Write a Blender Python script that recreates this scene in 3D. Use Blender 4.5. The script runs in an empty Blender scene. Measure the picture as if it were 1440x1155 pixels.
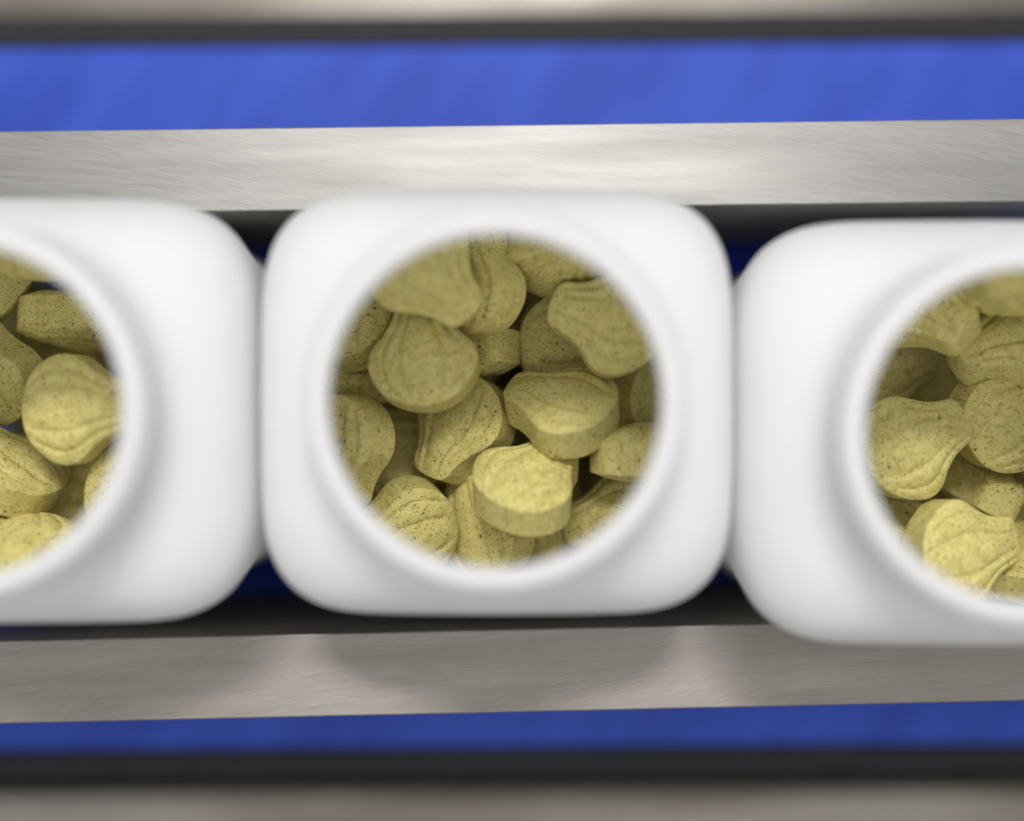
import bpy, bmesh, math, random
from mathutils import Vector, Matrix, Quaternion

scene = bpy.context.scene
MM = 0.001
# ------------------------------------------------------------------ camera, light, exposure
# world: x to the right of the picture, y to its top, z up; the belt is z = 0
CAM_H = 290.0
cam_data = bpy.data.cameras.new("camera")
cam = bpy.data.objects.new("camera", cam_data)
scene.collection.objects.link(cam)
cam.location = (0, 0, CAM_H * MM)
cam.rotation_euler = (0, 0, 0)
cam_data.sensor_width = 36.0
cam_data.lens = 50.0
cam_data.clip_start = 0.01
cam_data.clip_end = 50.0
cam_data.dof.use_dof = True
cam_data.dof.focus_distance = 0.2210
cam_data.dof.aperture_fstop = 3.5
scene.camera = cam

world = bpy.data.worlds.new("World")
scene.world = world
world.use_nodes = True
wb = world.node_tree.nodes["Background"]
wb.inputs[0].default_value = (1.0, 0.975, 0.95, 1)
wb.inputs[1].default_value = 0.16

def area_lamp(name, loc, target, sx, sy, power, color):
    d = bpy.data.lights.new(name, 'AREA')
    d.shape = 'RECTANGLE'; d.size = sx; d.size_y = sy
    d.energy = power; d.color = color
    o = bpy.data.objects.new(name, d)
    scene.collection.objects.link(o)
    o.location = loc
    o.rotation_euler = (Vector(target) - Vector(loc)).to_track_quat('-Z', 'Y').to_euler()
    return o

area_lamp("ceiling_tube", (0.0, 0.80, 1.50), (0, 0, 0.08), 0.60, 0.12, 16.5, (1.0, 0.985, 0.965))
area_lamp("overhead_fill", (0.0, 0.85, 1.55), (0, 0.85, 0), 2.6, 1.6, 19.5, (1.0, 0.99, 0.98))
area_lamp("overhead_fill", (0.0, -0.86, 1.55), (0, -0.86, 0), 2.6, 0.8, 15.5, (1.0, 0.985, 0.965))  # added unseen fill for the tablets shaded by the upper rims

vs = scene.view_settings
vs.view_transform = 'Standard'; vs.look = 'None'; vs.exposure = 0.0; vs.gamma = 1.0
scene.cycles.use_denoising = True
scene.cycles.max_bounces = 14
scene.cycles.diffuse_bounces = 10
scene.cycles.transmission_bounces = 10

# ------------------------------------------------------------------ helpers
def link(o, parent=None):
    scene.collection.objects.link(o)
    if parent: o.parent = parent
    return o

def tag(o, label=None, cat=None, group=None, kind=None):
    if label: o['label'] = label
    if cat: o['category'] = cat
    if group: o['group'] = group
    if kind: o['kind'] = kind
    return o

def mesh_obj(name, verts, faces, mat, parent=None, smooth=True):
    me = bpy.data.meshes.new(name)
    me.from_pydata([tuple(c * MM for c in v) for v in verts], [], faces)
    bm = bmesh.new(); bm.from_mesh(me)
    bmesh.ops.recalc_face_normals(bm, faces=bm.faces)
    bm.to_mesh(me); bm.free()
    if smooth: me.polygons.foreach_set('use_smooth', [True] * len(me.polygons))
    me.materials.append(mat)
    return link(bpy.data.objects.new(name, me), parent)

def bar_mesh(name, x0, x1, y0, y1, z0, z1, mat, parent=None, bevel=0.5, segs=3):
    bm = bmesh.new()
    bmesh.ops.create_cube(bm, size=1)
    for v in bm.verts:
        v.co = Vector(((x0 if v.co.x < 0 else x1), (y0 if v.co.y < 0 else y1), (z0 if v.co.z < 0 else z1))) * MM
    bmesh.ops.bevel(bm, geom=bm.edges[:], offset=bevel * MM, segments=segs, profile=0.5, affect='EDGES', clamp_overlap=True)
    me = bpy.data.meshes.new(name); bm.to_mesh(me); bm.free()
    me.polygons.foreach_set('use_smooth', [True] * len(me.polygons))
    me.materials.append(mat)
    o = link(bpy.data.objects.new(name, me), parent)
    md = o.modifiers.new('wn', 'WEIGHTED_NORMAL')
    return o

class N:
    """small node-graph writer"""
    def __init__(s, name):
        s.m = bpy.data.materials.new(name); s.m.use_nodes = True
        s.t = s.m.node_tree
        s.b = s.t.nodes['Principled BSDF']
    def n(s, kind, **kw):
        nd = s.t.nodes.new(kind)
        for k, v in kw.items(): setattr(nd, k, v)
        return nd
    def l(s, a, b): s.t.links.new(a, b)
    def mapping(s, src, scale=(1, 1, 1), rot=(0, 0, 0), loc=(0, 0, 0)):
        m = s.n('ShaderNodeMapping')
        m.inputs['Scale'].default_value = scale
        m.inputs['Rotation'].default_value = rot
        m.inputs['Location'].default_value = loc
        s.l(src, m.inputs['Vector']); return m.outputs[0]
    def noise(s, vec, scale, detail=3, rough=0.55, dist=0.0):
        q = s.n('ShaderNodeTexNoise')
        q.inputs['Scale'].default_value = scale; q.inputs['Detail'].default_value = detail
        q.inputs['Roughness'].default_value = rough; q.inputs['Distortion'].default_value = dist
        s.l(vec, q.inputs['Vector']); return q.outputs['Fac']
    def ramp(s, fac, p0, p1, c0=(0, 0, 0, 1), c1=(1, 1, 1, 1)):
        r = s.n('ShaderNodeValToRGB')
        r.color_ramp.elements[0].position = p0; r.color_ramp.elements[0].color = c0
        r.color_ramp.elements[1].position = p1; r.color_ramp.elements[1].color = c1
        s.l(fac, r.inputs[0]); return r.outputs[0]
    def mix(s, fac, a, b, blend='MIX'):
        x = s.n('ShaderNodeMix', data_type='RGBA', blend_type=blend)
        for src, sock in ((fac, x.inputs[0]), (a, x.inputs[6]), (b, x.inputs[7])):
            if isinstance(src, (int, float)): sock.default_value = src
            elif isinstance(src, tuple): sock.default_value = src
            else: s.l(src, sock)
        return x.outputs[2]
    def math(s, op, a, b=0.0, clamp=False):
        x = s.n('ShaderNodeMath', operation=op); x.use_clamp = clamp
        for src, sock in ((a, x.inputs[0]), (b, x.inputs[1])):
            if isinstance(src, (int, float)): sock.default_value = src
            else: s.l(src, sock)
        return x.outputs[0]
    def bump(s, h, dist, strength=1.0, prev=None):
        b = s.n('ShaderNodeBump')
        b.inputs['Strength'].default_value = strength
        b.inputs['Distance'].default_value = dist
        s.l(h, b.inputs['Height'])
        if prev is not None: s.l(prev, b.inputs['Normal'])
        return b.outputs[0]

# ------------------------------------------------------------------ materials
def mat_tablet():
    k = N('pressed_tablet')
    tc = k.n('ShaderNodeTexCoord'); oi = k.n('ShaderNodeObjectInfo')
    off = k.n('ShaderNodeVectorMath', operation='SCALE')
    comb = k.n('ShaderNodeCombineXYZ')
    for i in range(3): k.l(oi.outputs['Random'], comb.inputs[i])
    k.l(comb.outputs[0], off.inputs[0]); off.inputs['Scale'].default_value = 500.0
    mm = k.mapping(tc.outputs['Object'], scale=(1000, 1000, 1000))
    add = k.n('ShaderNodeVectorMath', operation='ADD')
    k.l(mm, add.inputs[0]); k.l(off.outputs[0], add.inputs[1])
    v = add.outputs[0]
    big = k.noise(v, 0.22, 2)
    mid = k.noise(v, 0.75, 3)
    col = k.mix(k.ramp(mid, 0.36, 0.66), (0.515, 0.448, 0.140, 1), (0.645, 0.570, 0.212, 1))
    col = k.mix(k.math('MULTIPLY', k.ramp(big, 0.45, 0.68), 0.55), col, (0.58, 0.53, 0.195, 1))
    # warm orange grains
    ora = k.noise(v, 1.0, 2, 0.6)
    col = k.mix(k.math('MULTIPLY', k.ramp(ora, 0.60, 0.72), 0.55), col, (0.58, 0.38, 0.09, 1))
    # pale grains
    pal = k.noise(v, 2.6, 2)
    col = k.mix(k.math('MULTIPLY', k.ramp(pal, 0.58, 0.72), 0.35), col, (0.72, 0.65, 0.30, 1))
    # dark specks in two sizes
    def specks(scale, thr, keep, dark, fac, col):
        dn = k.n('ShaderNodeTexNoise'); dn.inputs['Scale'].default_value = scale * 1.7
        k.l(v, dn.inputs['Vector'])
        ds = k.n('ShaderNodeVectorMath', operation='MULTIPLY_ADD')
        k.l(dn.outputs['Color'], ds.inputs[0]); ds.inputs[1].default_value = (0.5 / scale,) * 3
        k.l(v, ds.inputs[2])
        vo = k.n('ShaderNodeTexVoronoi'); vo.inputs['Scale'].default_value = scale
        k.l(ds.outputs[0], vo.inputs['Vector'])
        sep = k.n('ShaderNodeSeparateColor'); k.l(vo.outputs['Color'], sep.inputs[0])
        lim = k.math('MULTIPLY', sep.outputs[1], thr)          # every grain its own size
        soft = k.math('SUBTRACT', lim, vo.outputs['Distance'])
        body = k.math('MULTIPLY', soft, 14.0, clamp=True)
        gate = k.math('LESS_THAN', sep.outputs[0], keep)
        f = k.math('MULTIPLY', k.math('MULTIPLY', body, gate), fac)
        return k.mix(f, col, dark)
    col = specks(2.2, 0.42, 0.46, (0.095, 0.068, 0.026, 1), 0.76, col)
    col = specks(1.05, 0.34, 0.28, (0.15, 0.080, 0.028, 1), 0.80, col)
    col = specks(3.6, 0.52, 0.52, (0.13, 0.10, 0.040, 1), 0.75, col)
    hs = k.n('ShaderNodeHueSaturation')
    k.l(col, hs.inputs['Color'])
    k.l(k.math('ADD', k.math('MULTIPLY', oi.outputs['Random'], 0.20), 0.90), hs.inputs['Value'])
    hs.inputs['Saturation'].default_value = 1.0
    k.l(hs.outputs[0], k.b.inputs['Base Color'])
    k.b.inputs['Roughness'].default_value = 0.72
    k.b.inputs['Specular IOR Level'].default_value = 0.28
    b1 = k.bump(k.noise(v, 0.9, 4, 0.6), 0.00022, 0.75)
    b2 = k.bump(k.noise(v, 4.5, 2, 0.6), 0.00007, 0.75, b1)
    k.l(b2, k.b.inputs['Normal'])
    return k.m

def mat_plastic():
    k = N('white_bottle_plastic')
    tc = k.n('ShaderNodeTexCoord')
    k.b.inputs['Base Color'].default_value = (0.94, 0.945, 0.965, 1)
    k.b.inputs['Roughness'].default_value = 0.5
    k.b.inputs['Specular IOR Level'].default_value = 0.22
    # thin milky wall: part of the light goes through it
    tr = k.n('ShaderNodeBsdfTranslucent'); tr.inputs['Color'].default_value = (0.93, 0.935, 0.95, 1)
    mx = k.n('ShaderNodeMixShader'); mx.inputs[0].default_value = 0.46
    k.l(k.b.outputs[0], mx.inputs[1]); k.l(tr.outputs[0], mx.inputs[2])
    k.l(mx.outputs[0], k.t.nodes['Material Output'].inputs['Surface'])
    v = k.mapping(tc.outputs['Object'], scale=(1000, 1000, 1000))
    k.l(k.bump(k.noise(v, 0.09, 3), 0.0006, 0.35), k.b.inputs['Normal'])
    return k.m

def mat_brushed(name, base, rough, seed, ang_a, ang_b, refl_mottle=0.0):
    k = N(name)
    tc = k.n('ShaderNodeTexCoord')
    mm = k.mapping(tc.outputs['Object'], scale=(1000, 1000, 1000), loc=(seed * 37.0, seed * 11.0, 0))
    def scratch(angle, across, along, detail=2):
        r = k.mapping(mm, rot=(0, 0, math.radians(angle)))
        s = k.mapping(r, scale=(1.0 / along, 1.0 / across, 1.0 / across))
        return k.noise(s, 1.0, detail, 0.6)
    a = scratch(ang_a, 0.11, 5.5); a2 = scratch(ang_a * 0.5, 0.24, 12.0)
    b = scratch(ang_b, 0.10, 9.0); c = scratch(-ang_a * 0.6, 0.22, 5.0)
    mask = k.ramp(k.noise(k.mapping(mm, scale=(0.020, 0.05, 0.05)), 1.0, 2), 0.42, 0.58)
    ab = k.mix(mask, a, b)
    h = k.mix(0.4, ab, a2)
    h = k.mix(0.12, h, c)
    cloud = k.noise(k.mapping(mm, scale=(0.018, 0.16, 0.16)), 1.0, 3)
    bc = k.mix(k.ramp(h, 0.35, 0.65), tuple(x * 0.74 for x in base) + (1,), tuple(min(1, x * 1.22) for x in base) + (1,))
    if refl_mottle:
        bc = k.mix(k.math('MULTIPLY', k.ramp(cloud, 0.40, 0.62), refl_mottle), bc, (base[0] * 0.52, base[1] * 0.47, base[2] * 0.40, 1))  # brown mottling painted in for uneven reflections of the surroundings
    k.l(bc, k.b.inputs['Base Color'])
    k.b.inputs['Metallic'].default_value = 1.0
    ro = k.math('ADD', k.math('MULTIPLY', h, 0.30), rough - 0.15)
    ro = k.math('ADD', ro, k.math('MULTIPLY', k.math('SUBTRACT', cloud, 0.5), 0.34))
    k.l(ro, k.b.inputs['Roughness'])
    # lengthwise brushing: light scatters widely across the bar, little along it
    tan = k.n('ShaderNodeCombineXYZ'); tan.inputs[1].default_value = 1.0
    k.l(tan.outputs[0], k.b.inputs['Tangent'])
    k.b.inputs['Anisotropic'].default_value = 0.8
    k.l(k.bump(h, 0.000035, 0.8), k.b.inputs['Normal'])
    return k.m

def mat_belt():
    k = N('blue_belt')
    tc = k.n('ShaderNodeTexCoord')
    mm = k.mapping(tc.outputs['Object'], scale=(1000, 1000, 1000))
    # faint diagonal streaks of lighter and darker blue
    st = k.noise(k.mapping(k.mapping(mm, rot=(0, 0, math.radians(-58))), scale=(0.02, 0.075, 0.05)), 1.0, 2)
    col = k.mix(k.ramp(st, 0.38, 0.62), (0.024, 0.066, 0.44, 1), (0.036, 0.088, 0.53, 1))
    k.l(col, k.b.inputs['Base Color'])
    k.b.inputs['Roughness'].default_value = 0.5
    k.b.inputs['Specular IOR Level'].default_value = 0.2
    w = k.n('ShaderNodeTexChecker'); w.inputs['Scale'].default_value = 1.0
    k.l(mm, w.inputs['Vector'])
    k.l(k.bump(w.outputs['Fac'], 0.0001, 0.4), k.b.inputs['Normal'])
    return k.m

def mat_simple(name, col, rough, metal=0.0, nscale=0.2, var=0.3):
    k = N(name)
    tc = k.n('ShaderNodeTexCoord')
    mm = k.mapping(tc.outputs['Object'], scale=(1000, 1000, 1000))
    n = k.noise(mm, nscale, 4)
    c = k.mix(n, tuple(x * (1 - var) for x in col) + (1,), tuple(x * (1 + var) for x in col) + (1,))
    k.l(c, k.b.inputs['Base Color'])
    k.b.inputs['Roughness'].default_value = rough
    k.b.inputs['Metallic'].default_value = metal
    k.b.inputs['Specular IOR Level'].default_value = 0.2
    return k.m

M_TAB = mat_tablet()
M_BOT = mat_plastic()
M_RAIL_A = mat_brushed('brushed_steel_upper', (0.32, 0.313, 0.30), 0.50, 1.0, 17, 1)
M_RAIL_B = mat_brushed('brushed_steel_lower', (0.245, 0.228, 0.208), 0.47, 5.0, -14, 3)  # same steel as the upper rail, shade put into a darker base
M_FRAME = mat_brushed('side_frame_steel', (0.30, 0.28, 0.25), 0.45, 9.0, 4, 0, refl_mottle=0.45)
M_BELT = mat_belt()
M_STRIP = mat_simple('dark_wear_strip', (0.021, 0.021, 0.024), 0.6)
M_FLOOR = mat_simple('floor_paint', (0.26, 0.24, 0.21), 0.6, 0.0, 0.01, 0.25)

# ------------------------------------------------------------------ floor and conveyor
floor = mesh_obj('floor', [(-4000, -4000, -800), (4000, -4000, -800), (4000, 4000, -800), (-4000, 4000, -800)], [(0, 1, 2, 3)], M_FLOOR)
tag(floor, kind='structure')

conv = link(bpy.data.objects.new('conveyor', None))
conv.location = (0, 3.0 * MM, 0); conv.rotation_euler = (0, 0, math.radians(0.35))
tag(conv, 'blue conveyor belt between dark strips and steel side frames, under the bottles', 'conveyor')
bar_mesh('belt', -420, 420, -71.5, 71.5, -3, 0, M_BELT, conv, 0.6)
for s in (1, -1):
    y0, y1 = sorted((s * 72.3, s * 79.0))
    bar_mesh('wear_strip', -420, 420, y0, y1, -70, -3.5, M_STRIP, conv, 0.6)
    y0, y1 = sorted((s * (93.8 if s > 0 else 96.2), s * 150.0))
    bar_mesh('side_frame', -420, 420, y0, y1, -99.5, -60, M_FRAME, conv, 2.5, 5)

bar_mesh('gap_backing', -420, 420, -150, 150, -104, -100, M_STRIP, conv, 0.8)  # added dark sheet; its colour gives the shade in the side gaps

# ------------------------------------------------------------------ guide rails
def guide_rail(y_mid, rot, mat, label):
    o = bar_mesh('guide_rail', -420, 420, -6.6, 6.6, -57, 0, mat, None, 0.35, 3)
    o.location = (0, y_mid * MM, 65 * MM); o.rotation_euler = (0, 0, math.radians(rot))
    tag(o, label, 'guide rail', 'guide rails either side of the bottles')
    return o
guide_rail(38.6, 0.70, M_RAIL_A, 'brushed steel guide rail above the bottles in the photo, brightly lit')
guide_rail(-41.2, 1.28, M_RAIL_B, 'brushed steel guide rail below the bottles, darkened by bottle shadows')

# ------------------------------------------------------------------ bottles
HX, HY = 33.5, 30.5
NECK_R, MOUTH_R = 23.5, 20.75
def body_outline(th, hx, hy, n=4.6):
    c, s = math.cos(th), math.sin(th)
    x = hx * math.copysign(abs(c) ** (2 / n), c); y = hy * math.copysign(abs(s) ** (2 / n), s)
    # the long walls sink in very slightly between the corners
    k = math.cos(2 * th) ** 4
    return x * (1 - (0.005 if abs(c) > abs(s) else 0) * k), y * (1 - (0.022 if abs(s) > abs(c) else 0) * k)
def ring(s, grow, z, nseg=128, n=None):
    # the corners are rounder down the body than at the shoulder
    n = n or 3.5 + 1.1 * min(1, max(0, (z - 64) / 22))
    out = []
    for i in range(nseg):
        # even spacing round the rounded square
        th = 2 * math.pi * i / nseg
        bx, by = body_outline(th, HX + grow, HY + grow, n)
        a = math.atan2(by, bx)
        cx, cy = (NECK_R + grow) * math.cos(a), (NECK_R + grow) * math.sin(a)
        out.append((bx * (1 - s) + cx * s, by * (1 - s) + cy * s, z))
    return out
SHOULDER = [(0.0, 86), (0.004, 88.6), (0.016, 90.3), (0.045, 91.9), (0.09, 93.3), (0.155, 94.7), (0.24, 96.2), (0.36, 97.8), (0.50, 99.2),
            (0.64, 100.3), (0.77, 101.2), (0.87, 102.0), (0.94, 102.9), (0.98, 104.1), (1.0, 106.0)]
def loft(rings, close_start=True, close_end=False):
    v, f = [], []
    n = len(rings[0])
    for r in rings: v += r
    for j in range(len(rings) - 1):
        for i in range(n):
            a, b = j * n + i, j * n + (i + 1) % n
            f.append((a, b, b + n, a + n))
    if close_start: f.append(tuple(range(n)))
    if close_end: f.append(tuple(range((len(rings) - 1) * n, len(rings) * n)))
    return v, f
def bottle_body_rings():
    R = []
    for g, z in ((-9, 0.6), (-5, 0.0), (-2.2, 0.7), (-0.7, 2.2), (-0.1, 4.6), (0, 8), (-0.2, 30), (-0.5, 50), (-0.4, 62), (-0.25, 70), (-0.08, 78), (0, 82)):
        R.append(ring(0, g, z))
    for s, z in SHOULDER: R.append(ring(s, 0, z))
    for s, z in reversed(SHOULDER): R.append(ring(s, -1.1, z - 0.9 + 0.9 * s))
    for g, z in ((-1.2, 78), (-1.4, 66), (-1.6, 50), (-1.4, 30), (-1.2, 8), (-3, 3), (-8, 1.8)): R.append(ring(0, g, z))
    return R
def neck_profile():
    zr, z0 = 114.0, 106.0
    # outer wall with a low bead, rounded lip, inner wall
    P = [(NECK_R, z0), (NECK_R, 108), (NECK_R, 110.6), (NECK_R + 0.35, 111.1), (NECK_R + 0.45, 111.5), (NECK_R + 0.35, 111.9), (NECK_R, 112.4), (NECK_R, zr - 1.6)]
    rm, hw = (NECK_R + MOUTH_R) / 2, (NECK_R - MOUTH_R) / 2
    for i in range(0, 9):
        a = math.pi * i / 8
        P.append((rm + hw * math.cos(a), zr - 1.6 + 1.6 * math.sin(a)))
    P += [(MOUTH_R + 0.25, 111), (MOUTH_R + 0.8, 107.5), (MOUTH_R + 1.2, 106.2), (NECK_R - 1.1, 106.0)]
    return P
body_proto = neck_proto = None
def make_bottle(x, y, rot, label):
    global body_proto, neck_proto
    root = link(bpy.data.objects.new('bottle', None))
    root.location = (x * MM, y * MM, 0); root.rotation_euler = (0, 0, math.radians(rot))
    tag(root, label, 'bottle', 'open bottles in a row on the conveyor')
    if body_proto is None:
        v, f = loft(bottle_body_rings(), True, True)
        body_proto = mesh_obj('body', v, f, M_BOT, root)
        rr = [[(r * math.cos(2 * math.pi * i / 128), r * math.sin(2 * math.pi * i / 128), z) for i in range(128)] for r, z in neck_profile()]
        v, f = loft(rr, False, False)
        n = len(rr[0]); last = (len(rr) - 1) * n
        neck_proto = mesh_obj('neck', v, f, M_BOT, root)
    else:
        for p in (body_proto, neck_proto):
            c = p.copy(); link(c, root)
    return root
BOTTLES = {'L': (-69.4, 0.0, 0.0), 'M': (-2.1, 1.15, 0.0), 'R': (64.75, -3.1, 0.0)}
make_bottle(*BOTTLES['L'], 'white square-shouldered open bottle of tablets cut off by the left edge')
make_bottle(*BOTTLES['M'], 'white open bottle of tablets whole in the middle of the row')
make_bottle(*BOTTLES['R'], 'white open bottle of tablets cut by the right edge, sitting lower against the rail')

# ------------------------------------------------------------------ tablets
HALF = [(0, -7.3), (1.6, -7.2), (3.2, -6.85), (4.7, -6.2), (6.0, -5.25), (7.1, -4.0), (7.9, -2.6), (8.33, -1.2), (8.35, 0.1), (7.95, 1.35),
        (7.15, 2.45), (6.2, 3.45), (5.35, 4.45), (4.65, 5.5), (4.15, 6.6), (3.85, 7.6), (3.62, 8.5), (3.15, 9.3), (2.3, 9.85), (1.15, 10.08), (0, 10.12)]
def catmull(P, per):
    out = []
    for i in range(len(P) - 1):
        p0 = P[i - 1] if i else (-P[1][0], P[1][1]); p1, p2 = P[i], P[i + 1]
        p3 = P[i + 2] if i + 2 < len(P) else (-P[-2][0], P[-2][1])
        for k in range(per):
            t = k / per
            out.append(tuple(0.5 * (2 * p1[d] + (p2[d] - p0[d]) * t + (2 * p0[d] - 5 * p1[d] + 4 * p2[d] - p3[d]) * t * t +
                                    (3 * p1[d] - p0[d] - 3 * p2[d] + p3[d]) * t ** 3) for d in (0, 1)))
    out.append(P[-1]); return out
def tablet_geometry(per=3, rings=20, seed=0):
    rnd = random.Random(seed)
    half = catmull(HALF, per)
    outline = half + [(-x, y) for x, y in reversed(half[1:-1])]
    n = len(outline)
    ys = [p[1] for p in half]; xs = [p[0] for p in half]
    def width(y):
        for i in range(len(ys) - 1):
            if ys[i] <= y <= ys[i + 1]:
                t = (y - ys[i]) / max(1e-9, ys[i + 1] - ys[i]); return xs[i] + (xs[i + 1] - xs[i]) * t
        return 0.0
    g1, g2 = 0.40 + rnd.uniform(-.03, .03), 0.72 + rnd.uniform(-.03, .03)
    cuts = [-1.0, -g2, -g1, g1 * 0.97, g2 * 1.02, 1.0]
    BAND, DOME, LOBE = 2.7, 1.7, 0.31
    cx, cy = 0.0, 0.3
    def top(x, y, s):
        w = max(0.35, width(min(10.1, max(-7.29, y)))); u = max(-1, min(1, x / w))
        dome = DOME * (1 - s ** 2.3)
        lobe = 0
        for a, b in zip(cuts, cuts[1:]):
            if a <= u <= b:
                t = (u - a) / (b - a); lobe = 1 - abs(2 * t - 1) ** 1.7
        groove = sum(math.exp(-(((u - c) * w) / 0.30) ** 2) for c in cuts[1:-1])
        fade = min(1.0, (1 - s) / 0.16) * min(1, max(0, (y + 7.0) / 2.2))
        near_tip = 1.0 - 0.35 * max(0, (y - 5) / 5)
        return BAND + dome + (LOBE * (lobe - 0.35) - 0.27 * groove) * fade * near_tip
    V, F = [], []
    # band profile: a small rounded corner between face and side
    edge = 0.14
    for side in (1, -1):
        base = len(V)
        V.append((cx, cy, side * top(cx, cy, 0)))
        for j in range(1, rings + 1):
            s = (j / rings) ** 0.85
            se = s * (1 - edge / 8)
            for x, y in outline:
                px, py = cx + (x - cx) * se, cy + (y - cy) * se
                V.append((px, py, side * top(px, py, s)))
        for i in range(n):
            F.append((base, base + 1 + i, base + 1 + (i + 1) % n) if side > 0 else (base, base + 1 + (i + 1) % n, base + 1 + i))
        for j in range(rings - 1):
            for i in range(n):
                a = base + 1 + j * n + i; b = base + 1 + j * n + (i + 1) % n
                F.append((a, a + n, b + n, b) if side > 0 else (a, b, b + n, a + n))
    per_face = 1 + rings * n
    tr, br = 1 + (rings - 1) * n, per_face + 1 + (rings - 1) * n
    m = len(V)
    for z in (BAND - edge, BAND * 0.33, -BAND * 0.33, -BAND + edge):
        for x, y in outline: V.append((x, y, z))
    chain = [tr, m, m + n, m + 2 * n, m + 3 * n, br]
    for a0, b0 in zip(chain, chain[1:]):
        for i in range(n):
            k = (i + 1) % n
            F.append((a0 + i, b0 + i, b0 + k, a0 + k))
    # hand-worn unevenness
    ph = [rnd.uniform(0, 6.28) for _ in range(6)]
    V2 = []
    for x, y, z in V:
        d = 0.10 * math.sin(x * 0.55 + ph[0]) * math.sin(y * 0.6 + ph[1]) + 0.05 * math.sin(x * 1.5 + ph[2]) * math.sin(y * 1.3 + z + ph[3])
        r = 1 + 0.012 * math.sin(2 * math.atan2(y, x) + ph[4]) + 0.008 * math.sin(5 * math.atan2(y, x) + ph[5])
        V2.append((x * r, y * r, z + d * (1 if z > 0 else -1) * min(1, abs(z) / 2.5)))
    return [(x, y, z) for x, y, z in V2], F
TAB_MESH = []
for sd in range(3):
    v, f = tablet_geometry(3, 20, sd)
    o = mesh_obj('tablet', v, f, M_TAB)
    o.data.set_sharp_from_angle(angle=math.radians(32)); TAB_MESH.append(o.data); bpy.data.objects.remove(o)
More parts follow.
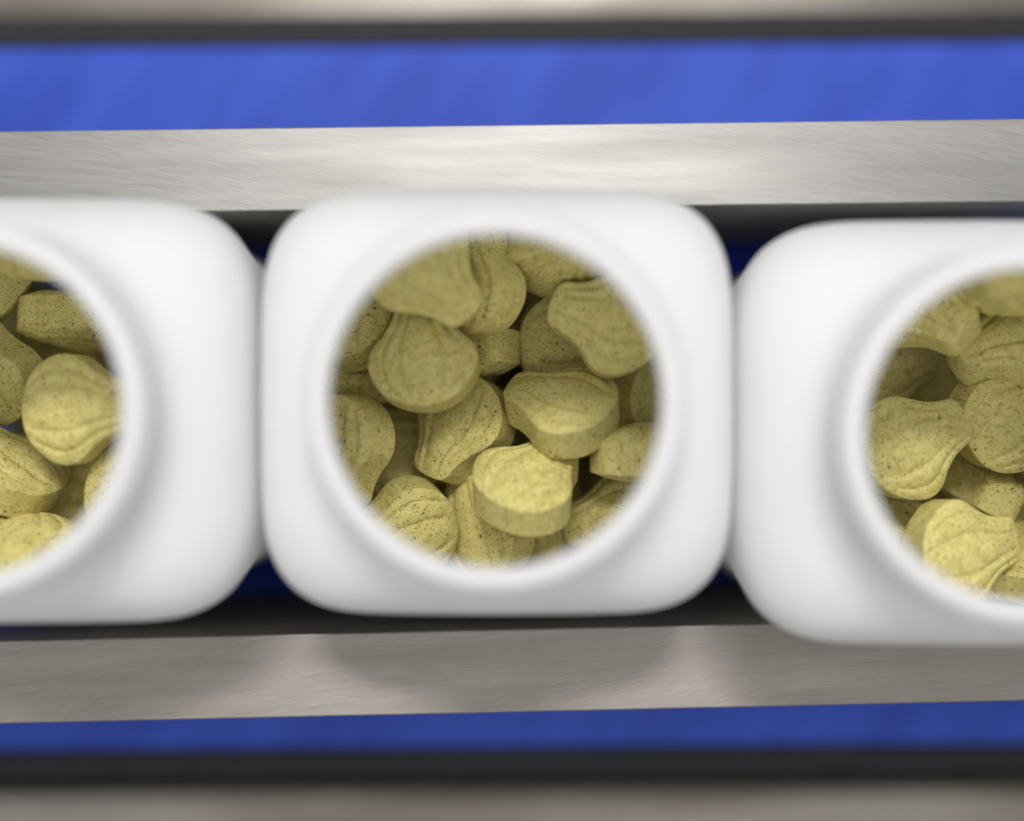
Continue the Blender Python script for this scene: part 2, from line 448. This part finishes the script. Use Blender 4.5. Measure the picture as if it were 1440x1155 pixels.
# x, y, z in mm, quaternion, label (an index into SHARED marks buried look-alikes)
SHARED = {'L': ('olive tablet buried under the top layer in the left-hand bottle', 'buried tablets in the left bottle'),
          'M': ('olive tablet buried under the top layer in the middle bottle', 'buried tablets in the middle bottle'),
          'R': ('olive tablet buried under the top layer in the right-hand bottle', 'buried tablets in the right bottle')}
GROUP = {'L': 'tablets on top in the left bottle', 'M': 'tablets on top in the middle bottle', 'R': 'tablets on top in the right bottle'}
TABLETS = [
    ('M', -17.62, -7.34, 55.00, 0.7044, -0.0616, -0.0616, -0.7044, 'tablet deep in shade in the gap left of centre, ridges running across'),
    ('M', 8.24, 10.93, 61.00, 0.7044, 0.0226, 0.0842, -0.7044, 'shaded round tablet tucked under the one at the upper right rim'),
    ('M', 22.18, 2.47, 56.00, 0.9063, 0.0000, 0.4226, 0.0000, 'dark tablet half hidden at the right rim, edge showing above the pale block'),
    ('M', 5.51, -17.31, 54.00, -0.0000, -0.5000, -0.0000, -0.8660, 'narrow upright tablet showing grooved edge at the bottom of the mouth'),
    ('M', -26.27, 5.77, 58.00, 0.6061, -0.3642, -0.3642, -0.6061, 'tablet on edge at the left rim with dark face and thin lit edge'),
    ('M', -4.36, -20.02, 60.50, 0.9256, 0.0156, -0.3580, 0.1219, 'tablet leaning left at the bottom rim, dark edge on its right'),
    ('M', -8.02, 9.45, 61.00, 0.6735, 0.6064, 0.2828, -0.3141, 'small square blunt tip end of a tablet just above the centre'),
    ('M', -24.95, 13.95, 64.75, 0.9501, -0.2126, -0.2126, 0.0831, 'tablet at the upper left rim partly under the big flat one'),
    ('M', -7.68, -1.64, 64.00, 0.2255, -0.2536, 0.0516, 0.9392, 'tablet at the centre with its grooved tip pointing down left'),
    ('M', -25.71, -4.89, 68.75, 0.0407, -0.3580, -0.0156, 0.9327, 'tablet standing against the left rim with curved bright edge line'),
    ('M', -16.35, -18.87, 66.00, 0.6179, 0.2756, 0.0000, 0.7364, 'bright speckled rounded tablet at the lower left rim'),
    ('M', 18.40, -17.00, 63.00, 0.6147, -0.2879, -0.0508, 0.7326, 'bright blunt-ended tablet poking in at the lower right rim'),
    ('M', 21.77, -6.46, 69.00, 0.5736, 0.6370, -0.3827, 0.3446, 'pale blocky tablet on edge at the right rim with tip end facing left'),
    ('M', 1.94, -11.72, 74.00, 0.8517, -0.3971, -0.1445, -0.3100, 'thick blurred pale tablet below centre, nearest the camera'),
    ('M', 8.73, -0.05, 71.75, 0.7644, -0.3814, 0.1819, 0.4870, 'thick tablet right of centre with tip to the upper left'),
    ('M', 6.94, 22.95, 70.00, 0.8101, 0.5446, 0.0000, -0.2171, 'tablet at the top rim right of centre with rounded lower edge'),
    ('M', 15.66, 13.34, 74.00, 0.7979, -0.0348, 0.0263, 0.6012, 'large face-up tablet at the upper right rim with blunt tip pointing left'),
    ('M', -5.43, 19.14, 70.50, 0.9171, -0.0000, -0.3987, 0.0000, 'upright tablet with dark right edge at the top beside the big flat one'),
    ('M', -13.28, 7.40, 74.00, 0.9919, -0.1159, -0.0377, 0.0346, 'plump garlic-bulb tablet with clear ridges left of centre, tip hidden at top'),
    ('M', -13.13, 21.15, 80.00, 0.3746, 0.0000, 0.0000, -0.9272, 'large flat tablet at the upper left rim with blunt tip pointing down right'),
    ('M', -14.77, -15.82, 48.00, 0.8616, -0.1363, 0.2408, 0.4256, ''),
    ('M', 12.32, 11.99, 51.00, 0.9935, 0.0227, -0.0687, -0.0878, ''),
    ('M', -13.54, 19.45, 55.00, 0.7599, 0.0681, 0.0012, -0.6464, ''),
    ('M', -11.23, 6.18, 48.00, 0.0567, 0.0396, -0.0457, 0.9966, ''),
    ('M', 6.14, 1.10, 42.00, 0.7742, 0.0370, -0.6060, -0.1787, ''),
    ('M', -25.75, -7.89, 40.00, 0.1399, -0.0686, 0.1172, 0.9808, ''),
    ('M', 2.65, -2.05, 30.00, 0.9398, -0.1712, -0.1235, -0.2688, ''),
    ('M', -22.91, 18.22, 45.00, 0.3372, -0.2996, 0.0026, 0.8925, ''),
    ('M', 4.35, -11.80, 20.00, 0.9568, 0.1743, 0.0599, 0.2250, ''),
    ('M', 9.17, 20.16, 41.00, 0.6397, -0.2898, -0.4259, -0.5704, ''),
    ('M', 15.25, 16.37, 30.00, 0.1769, 0.4439, 0.3802, 0.7919, ''),
    ('M', -19.55, -4.12, 32.00, 0.6174, -0.0004, -0.0024, -0.7866, ''),
    ('M', -8.57, 13.63, 41.00, 0.6962, 0.1087, -0.0369, -0.7086, ''),
    ('M', 13.79, 0.79, 23.00, 0.7723, -0.0479, -0.0415, -0.6321, ''),
    ('M', -6.08, -9.16, 15.00, 0.9691, 0.0649, 0.0493, 0.2327, ''),
    ('M', 20.11, 7.27, 16.00, 0.3573, 0.1475, 0.2228, -0.8950, ''),
    ('M', -15.98, 16.55, 33.00, 0.4065, -0.2595, 0.3586, -0.7992, ''),
    ('M', 9.73, 18.80, 19.00, 0.9951, -0.0011, 0.0091, -0.0987, ''),
    ('M', -20.54, 13.86, 22.00, 0.1023, -0.0925, 0.1099, -0.9843, ''),
    ('M', -6.14, 9.72, 17.00, 0.7398, 0.0845, -0.4218, 0.5173, ''),
    ('M', -25.21, -9.84, 25.00, 0.0041, -0.0160, -0.0549, -0.9984, ''),
    ('M', -22.67, -10.65, 15.00, 0.9701, 0.0819, 0.2161, 0.0740, ''),
    ('M', 20.15, -13.74, 22.00, 0.8918, -0.1814, -0.2522, 0.3290, ''),
    ('M', 7.35, -0.94, 15.00, 0.9979, 0.0259, -0.0020, 0.0588, ''),
    ('M', -5.31, 20.90, 15.00, 0.7944, -0.5671, 0.2140, 0.0379, ''),
    ('L', -84.35, 19.20, 61.00, 0.8539, -0.3945, -0.3311, 0.0747, 'tablet cut by the photo edge at upper left with dark lower edge'),
    ('L', -86.44, -18.14, 64.00, 0.8627, 0.0436, 0.0755, 0.4981, 'sliver of a tablet at the left photo edge below the long one'),
    ('L', -81.40, 5.33, 65.75, 0.9392, 0.1725, -0.2463, 0.1656, 'speckled tablet at the left photo edge with dark upper right side'),
    ('L', -68.93, 14.37, 61.00, 0.6461, 0.5421, -0.3454, 0.4116, 'blocky tablet on edge with blunt left end near the upper rim'),
    ('L', -77.65, -9.85, 67.50, 0.7354, -0.2582, 0.4960, 0.3828, 'long oval tablet on edge slanting down right'),
    ('L', -58.08, -12.93, 70.00, 0.7067, -0.0247, 0.0247, -0.7067, 'bright rounded tablet half under the right-hand rim of the mouth'),
    ('L', -69.30, 23.89, 80.00, 0.7431, 0.6691, -0.0000, 0.0000, 'blurred pale tablet under the top rim'),
    ('L', -74.29, -21.54, 74.00, 0.0743, -0.0455, -0.5205, -0.8494, 'blurred yellowish tablet at the lower rim'),
    ('L', -65.90, 0.27, 75.00, 0.7236, 0.0480, -0.0506, -0.6867, 'large oval ridged face-up tablet, biggest in the left bottle'),
    ('L', -76.52, 6.80, 52.00, 0.4080, -0.0211, 0.0242, 0.9124, ''),
    ('L', -72.89, -12.05, 56.00, 0.6830, -0.0551, -0.0190, 0.7281, ''),
    ('L', -63.51, 18.82, 50.00, 0.8826, -0.0009, -0.1434, -0.4478, ''),
    ('L', -60.48, -6.04, 51.00, 0.6507, 0.0199, -0.0021, -0.7591, ''),
    ('L', -48.41, -16.68, 44.00, 0.9662, 0.2454, -0.0415, 0.0669, ''),
    ('L', -67.53, 15.68, 41.00, 0.3694, 0.2021, 0.0569, 0.9052, ''),
    ('L', -78.97, 6.67, 38.00, 0.8348, -0.0481, 0.1460, 0.5287, ''),
    ('L', -72.05, -14.09, 46.00, 0.3593, -0.1073, -0.2294, 0.8982, ''),
    ('L', -64.09, 4.97, 31.00, 0.7861, -0.0390, 0.3499, 0.5081, ''),
    ('L', -89.07, 14.91, 32.00, 0.9689, 0.2422, -0.0181, 0.0472, ''),
    ('L', -85.65, 1.56, 28.00, 0.6308, 0.5304, -0.3480, 0.4469, ''),
    ('L', -60.68, 3.79, 20.00, 0.2591, 0.0014, -0.0021, -0.9659, ''),
    ('L', -87.52, -16.74, 38.00, 0.6369, 0.0412, 0.1378, -0.7574, ''),
    ('L', -87.09, -13.55, 29.00, 0.9700, 0.0308, 0.2119, 0.1148, ''),
    ('L', -90.09, 16.33, 22.00, 0.5575, 0.2752, 0.2509, -0.7419, ''),
    ('L', -54.71, -17.31, 35.00, 0.1998, 0.0108, 0.0686, -0.9774, ''),
    ('L', -87.56, -1.06, 16.00, 0.2182, -0.0522, 0.1855, 0.9567, ''),
    ('L', -74.02, 16.20, 18.00, 0.8987, 0.0043, 0.0021, 0.4385, ''),
    ('L', -47.71, 6.05, 15.00, 0.9714, -0.1184, -0.0910, 0.1847, ''),
    ('L', -77.16, -12.56, 21.00, 0.1492, -0.2885, -0.3447, 0.8807, ''),
    ('L', -49.04, -9.68, 27.00, 0.4426, 0.1809, -0.0682, 0.8756, ''),
    ('L', -55.55, -13.49, 19.00, 0.5681, 0.0002, -0.0209, -0.8227, ''),
    ('L', -65.71, -8.01, 15.00, 0.5816, 0.1826, 0.5879, -0.5317, ''),
    ('L', -75.24, 0.64, 22.00, 0.6403, 0.4871, -0.3072, -0.5083, ''),
    ('L', -89.12, -17.07, 15.00, 0.3350, -0.2162, 0.0101, -0.9170, ''),
    ('L', -50.50, 20.85, 43.00, 0.8008, -0.5883, -0.0600, -0.0949, ''),
    ('L', -61.27, 19.71, 15.00, 0.3391, 0.3558, 0.1593, -0.8562, ''),
    ('R', 70.71, 4.56, 47.00, 0.9924, -0.0868, 0.0076, 0.0868, 'dark blurred tablet deep in the gap near the left rim'),
    ('R', 60.06, 8.37, 59.00, 0.6830, -0.2346, 0.1094, -0.6830, 'dark tablet edge at the left rim above the spade-shaped one'),
    ('R', 59.20, -19.52, 61.00, 0.6964, -0.1677, 0.0449, -0.6964, 'tablet sliver at the lower left rim'),
    ('R', 77.81, -12.69, 56.00, 0.1462, 0.1446, 0.6263, 0.7520, 'tablet on edge with its lit square tip pointing up at the viewer'),
    ('R', 79.78, -23.94, 65.00, 0.2241, -0.0436, -0.4981, -0.8365, 'tablet at the lower right edge of the photo under the bright one'),
    ('R', 88.71, -6.91, 63.00, 0.9650, -0.0113, 0.0421, -0.2586, 'tiny piece of a tablet at the right photo edge'),
    ('R', 76.15, -1.61, 68.00, 0.9047, 0.0145, 0.1384, -0.4028, 'ridged tablet at the right edge leaning down left'),
    ('R', 77.35, 11.37, 70.25, 0.5094, -0.1844, 0.2048, 0.8152, 'broad tablet with straight left end and dark lower edge'),
    ('R', 62.73, 17.07, 70.75, 0.3669, 0.1087, -0.2624, -0.8858, 'pale blurred tablet under the upper left rim with dark blunt end'),
    ('R', 75.29, 18.77, 78.50, 0.7178, 0.6463, -0.1732, 0.1923, 'blurred shaded tablet under the top rim'),
    ('R', 67.25, -21.68, 73.75, 0.7653, -0.1270, 0.1184, -0.6198, 'bright spade-shaped tablet at the lower rim with tip pointing right'),
    ('R', 60.51, -5.54, 70.75, 0.8515, -0.0460, 0.0250, -0.5218, 'spade-shaped face-up tablet at left with flared tip pointing up right'),
    ('R', 58.92, -6.12, 55.00, 0.4065, 0.0311, 0.0412, 0.9122, ''),
    ('R', 69.18, -12.71, 45.00, 0.9277, 0.1593, 0.1403, 0.3071, ''),
    ('R', 62.94, -4.16, 39.00, 0.7683, 0.2942, -0.2648, 0.5030, ''),
    ('R', 49.28, -10.37, 37.00, 0.9630, -0.1629, -0.0060, -0.2148, ''),
    ('R', 87.39, -6.46, 46.00, 0.2453, -0.0353, 0.1013, 0.9635, ''),
    ('R', 76.83, 7.28, 39.00, 0.9449, -0.0011, -0.0090, -0.3271, ''),
    ('R', 79.55, -8.54, 34.00, 0.9969, -0.0405, 0.0314, 0.0604, ''),
    ('R', 66.69, -15.81, 28.00, 0.7765, 0.0791, -0.6065, -0.1513, ''),
    ('R', 80.26, 12.46, 31.00, 0.9904, -0.0172, 0.0205, -0.1355, ''),
    ('R', 85.41, 8.02, 22.00, 0.9818, 0.1498, -0.1159, 0.0159, ''),
    ('R', 51.31, 17.02, 52.00, 0.7376, -0.5637, 0.2478, -0.2770, ''),
    ('R', 61.43, 13.23, 38.00, 0.9098, -0.3241, 0.0828, 0.2458, ''),
    ('R', 43.57, -11.65, 26.00, 0.6377, -0.2220, -0.4805, -0.5596, ''),
    ('R', 49.58, -20.08, 20.00, 0.2444, -0.0062, -0.1699, 0.9546, ''),
    ('R', 68.86, -12.47, 16.00, 0.1633, -0.0502, -0.0309, -0.9848, ''),
    ('R', 69.97, 8.06, 23.00, 0.9635, -0.1488, -0.1390, 0.1736, ''),
    ('R', 41.68, 5.49, 66.00, 0.7942, -0.0623, -0.5961, 0.1000, ''),
    ('R', 56.53, 7.45, 18.00, 0.1341, -0.4409, 0.3076, 0.8325, ''),
    ('R', 53.14, -11.88, 15.00, 0.5760, -0.0547, -0.2133, 0.7872, ''),
    ('R', 42.70, 1.97, 16.00, 0.9986, 0.0056, 0.0493, -0.0201, ''),
    ('R', 83.92, -3.00, 20.00, 0.7493, -0.6312, 0.0760, 0.1856, ''),
    ('R', 85.65, -19.10, 24.00, 0.8628, 0.3897, -0.1451, 0.2873, ''),
    ('R', 83.71, -15.28, 15.00, 0.4886, 0.0244, -0.1557, 0.8582, ''),
    ('R', 82.15, 16.34, 15.00, 0.9029, -0.0282, -0.1187, 0.4123, ''),
    ('R', 70.85, 1.61, 15.00, 0.1387, -0.0515, -0.4749, -0.8675, ''),
]
for i, (which, x, y, z, qw, qx, qy, qz, label) in enumerate(TABLETS):
    t = link(bpy.data.objects.new('tablet', TAB_MESH[i % 3]))
    t.location = (x * MM, y * MM, z * MM)
    t.rotation_mode = 'QUATERNION'; t.rotation_quaternion = (qw, qx, qy, qz)
    if label: tag(t, label, 'tablet', GROUP[which])
    else: tag(t, SHARED[which][0], 'tablet', SHARED[which][1])
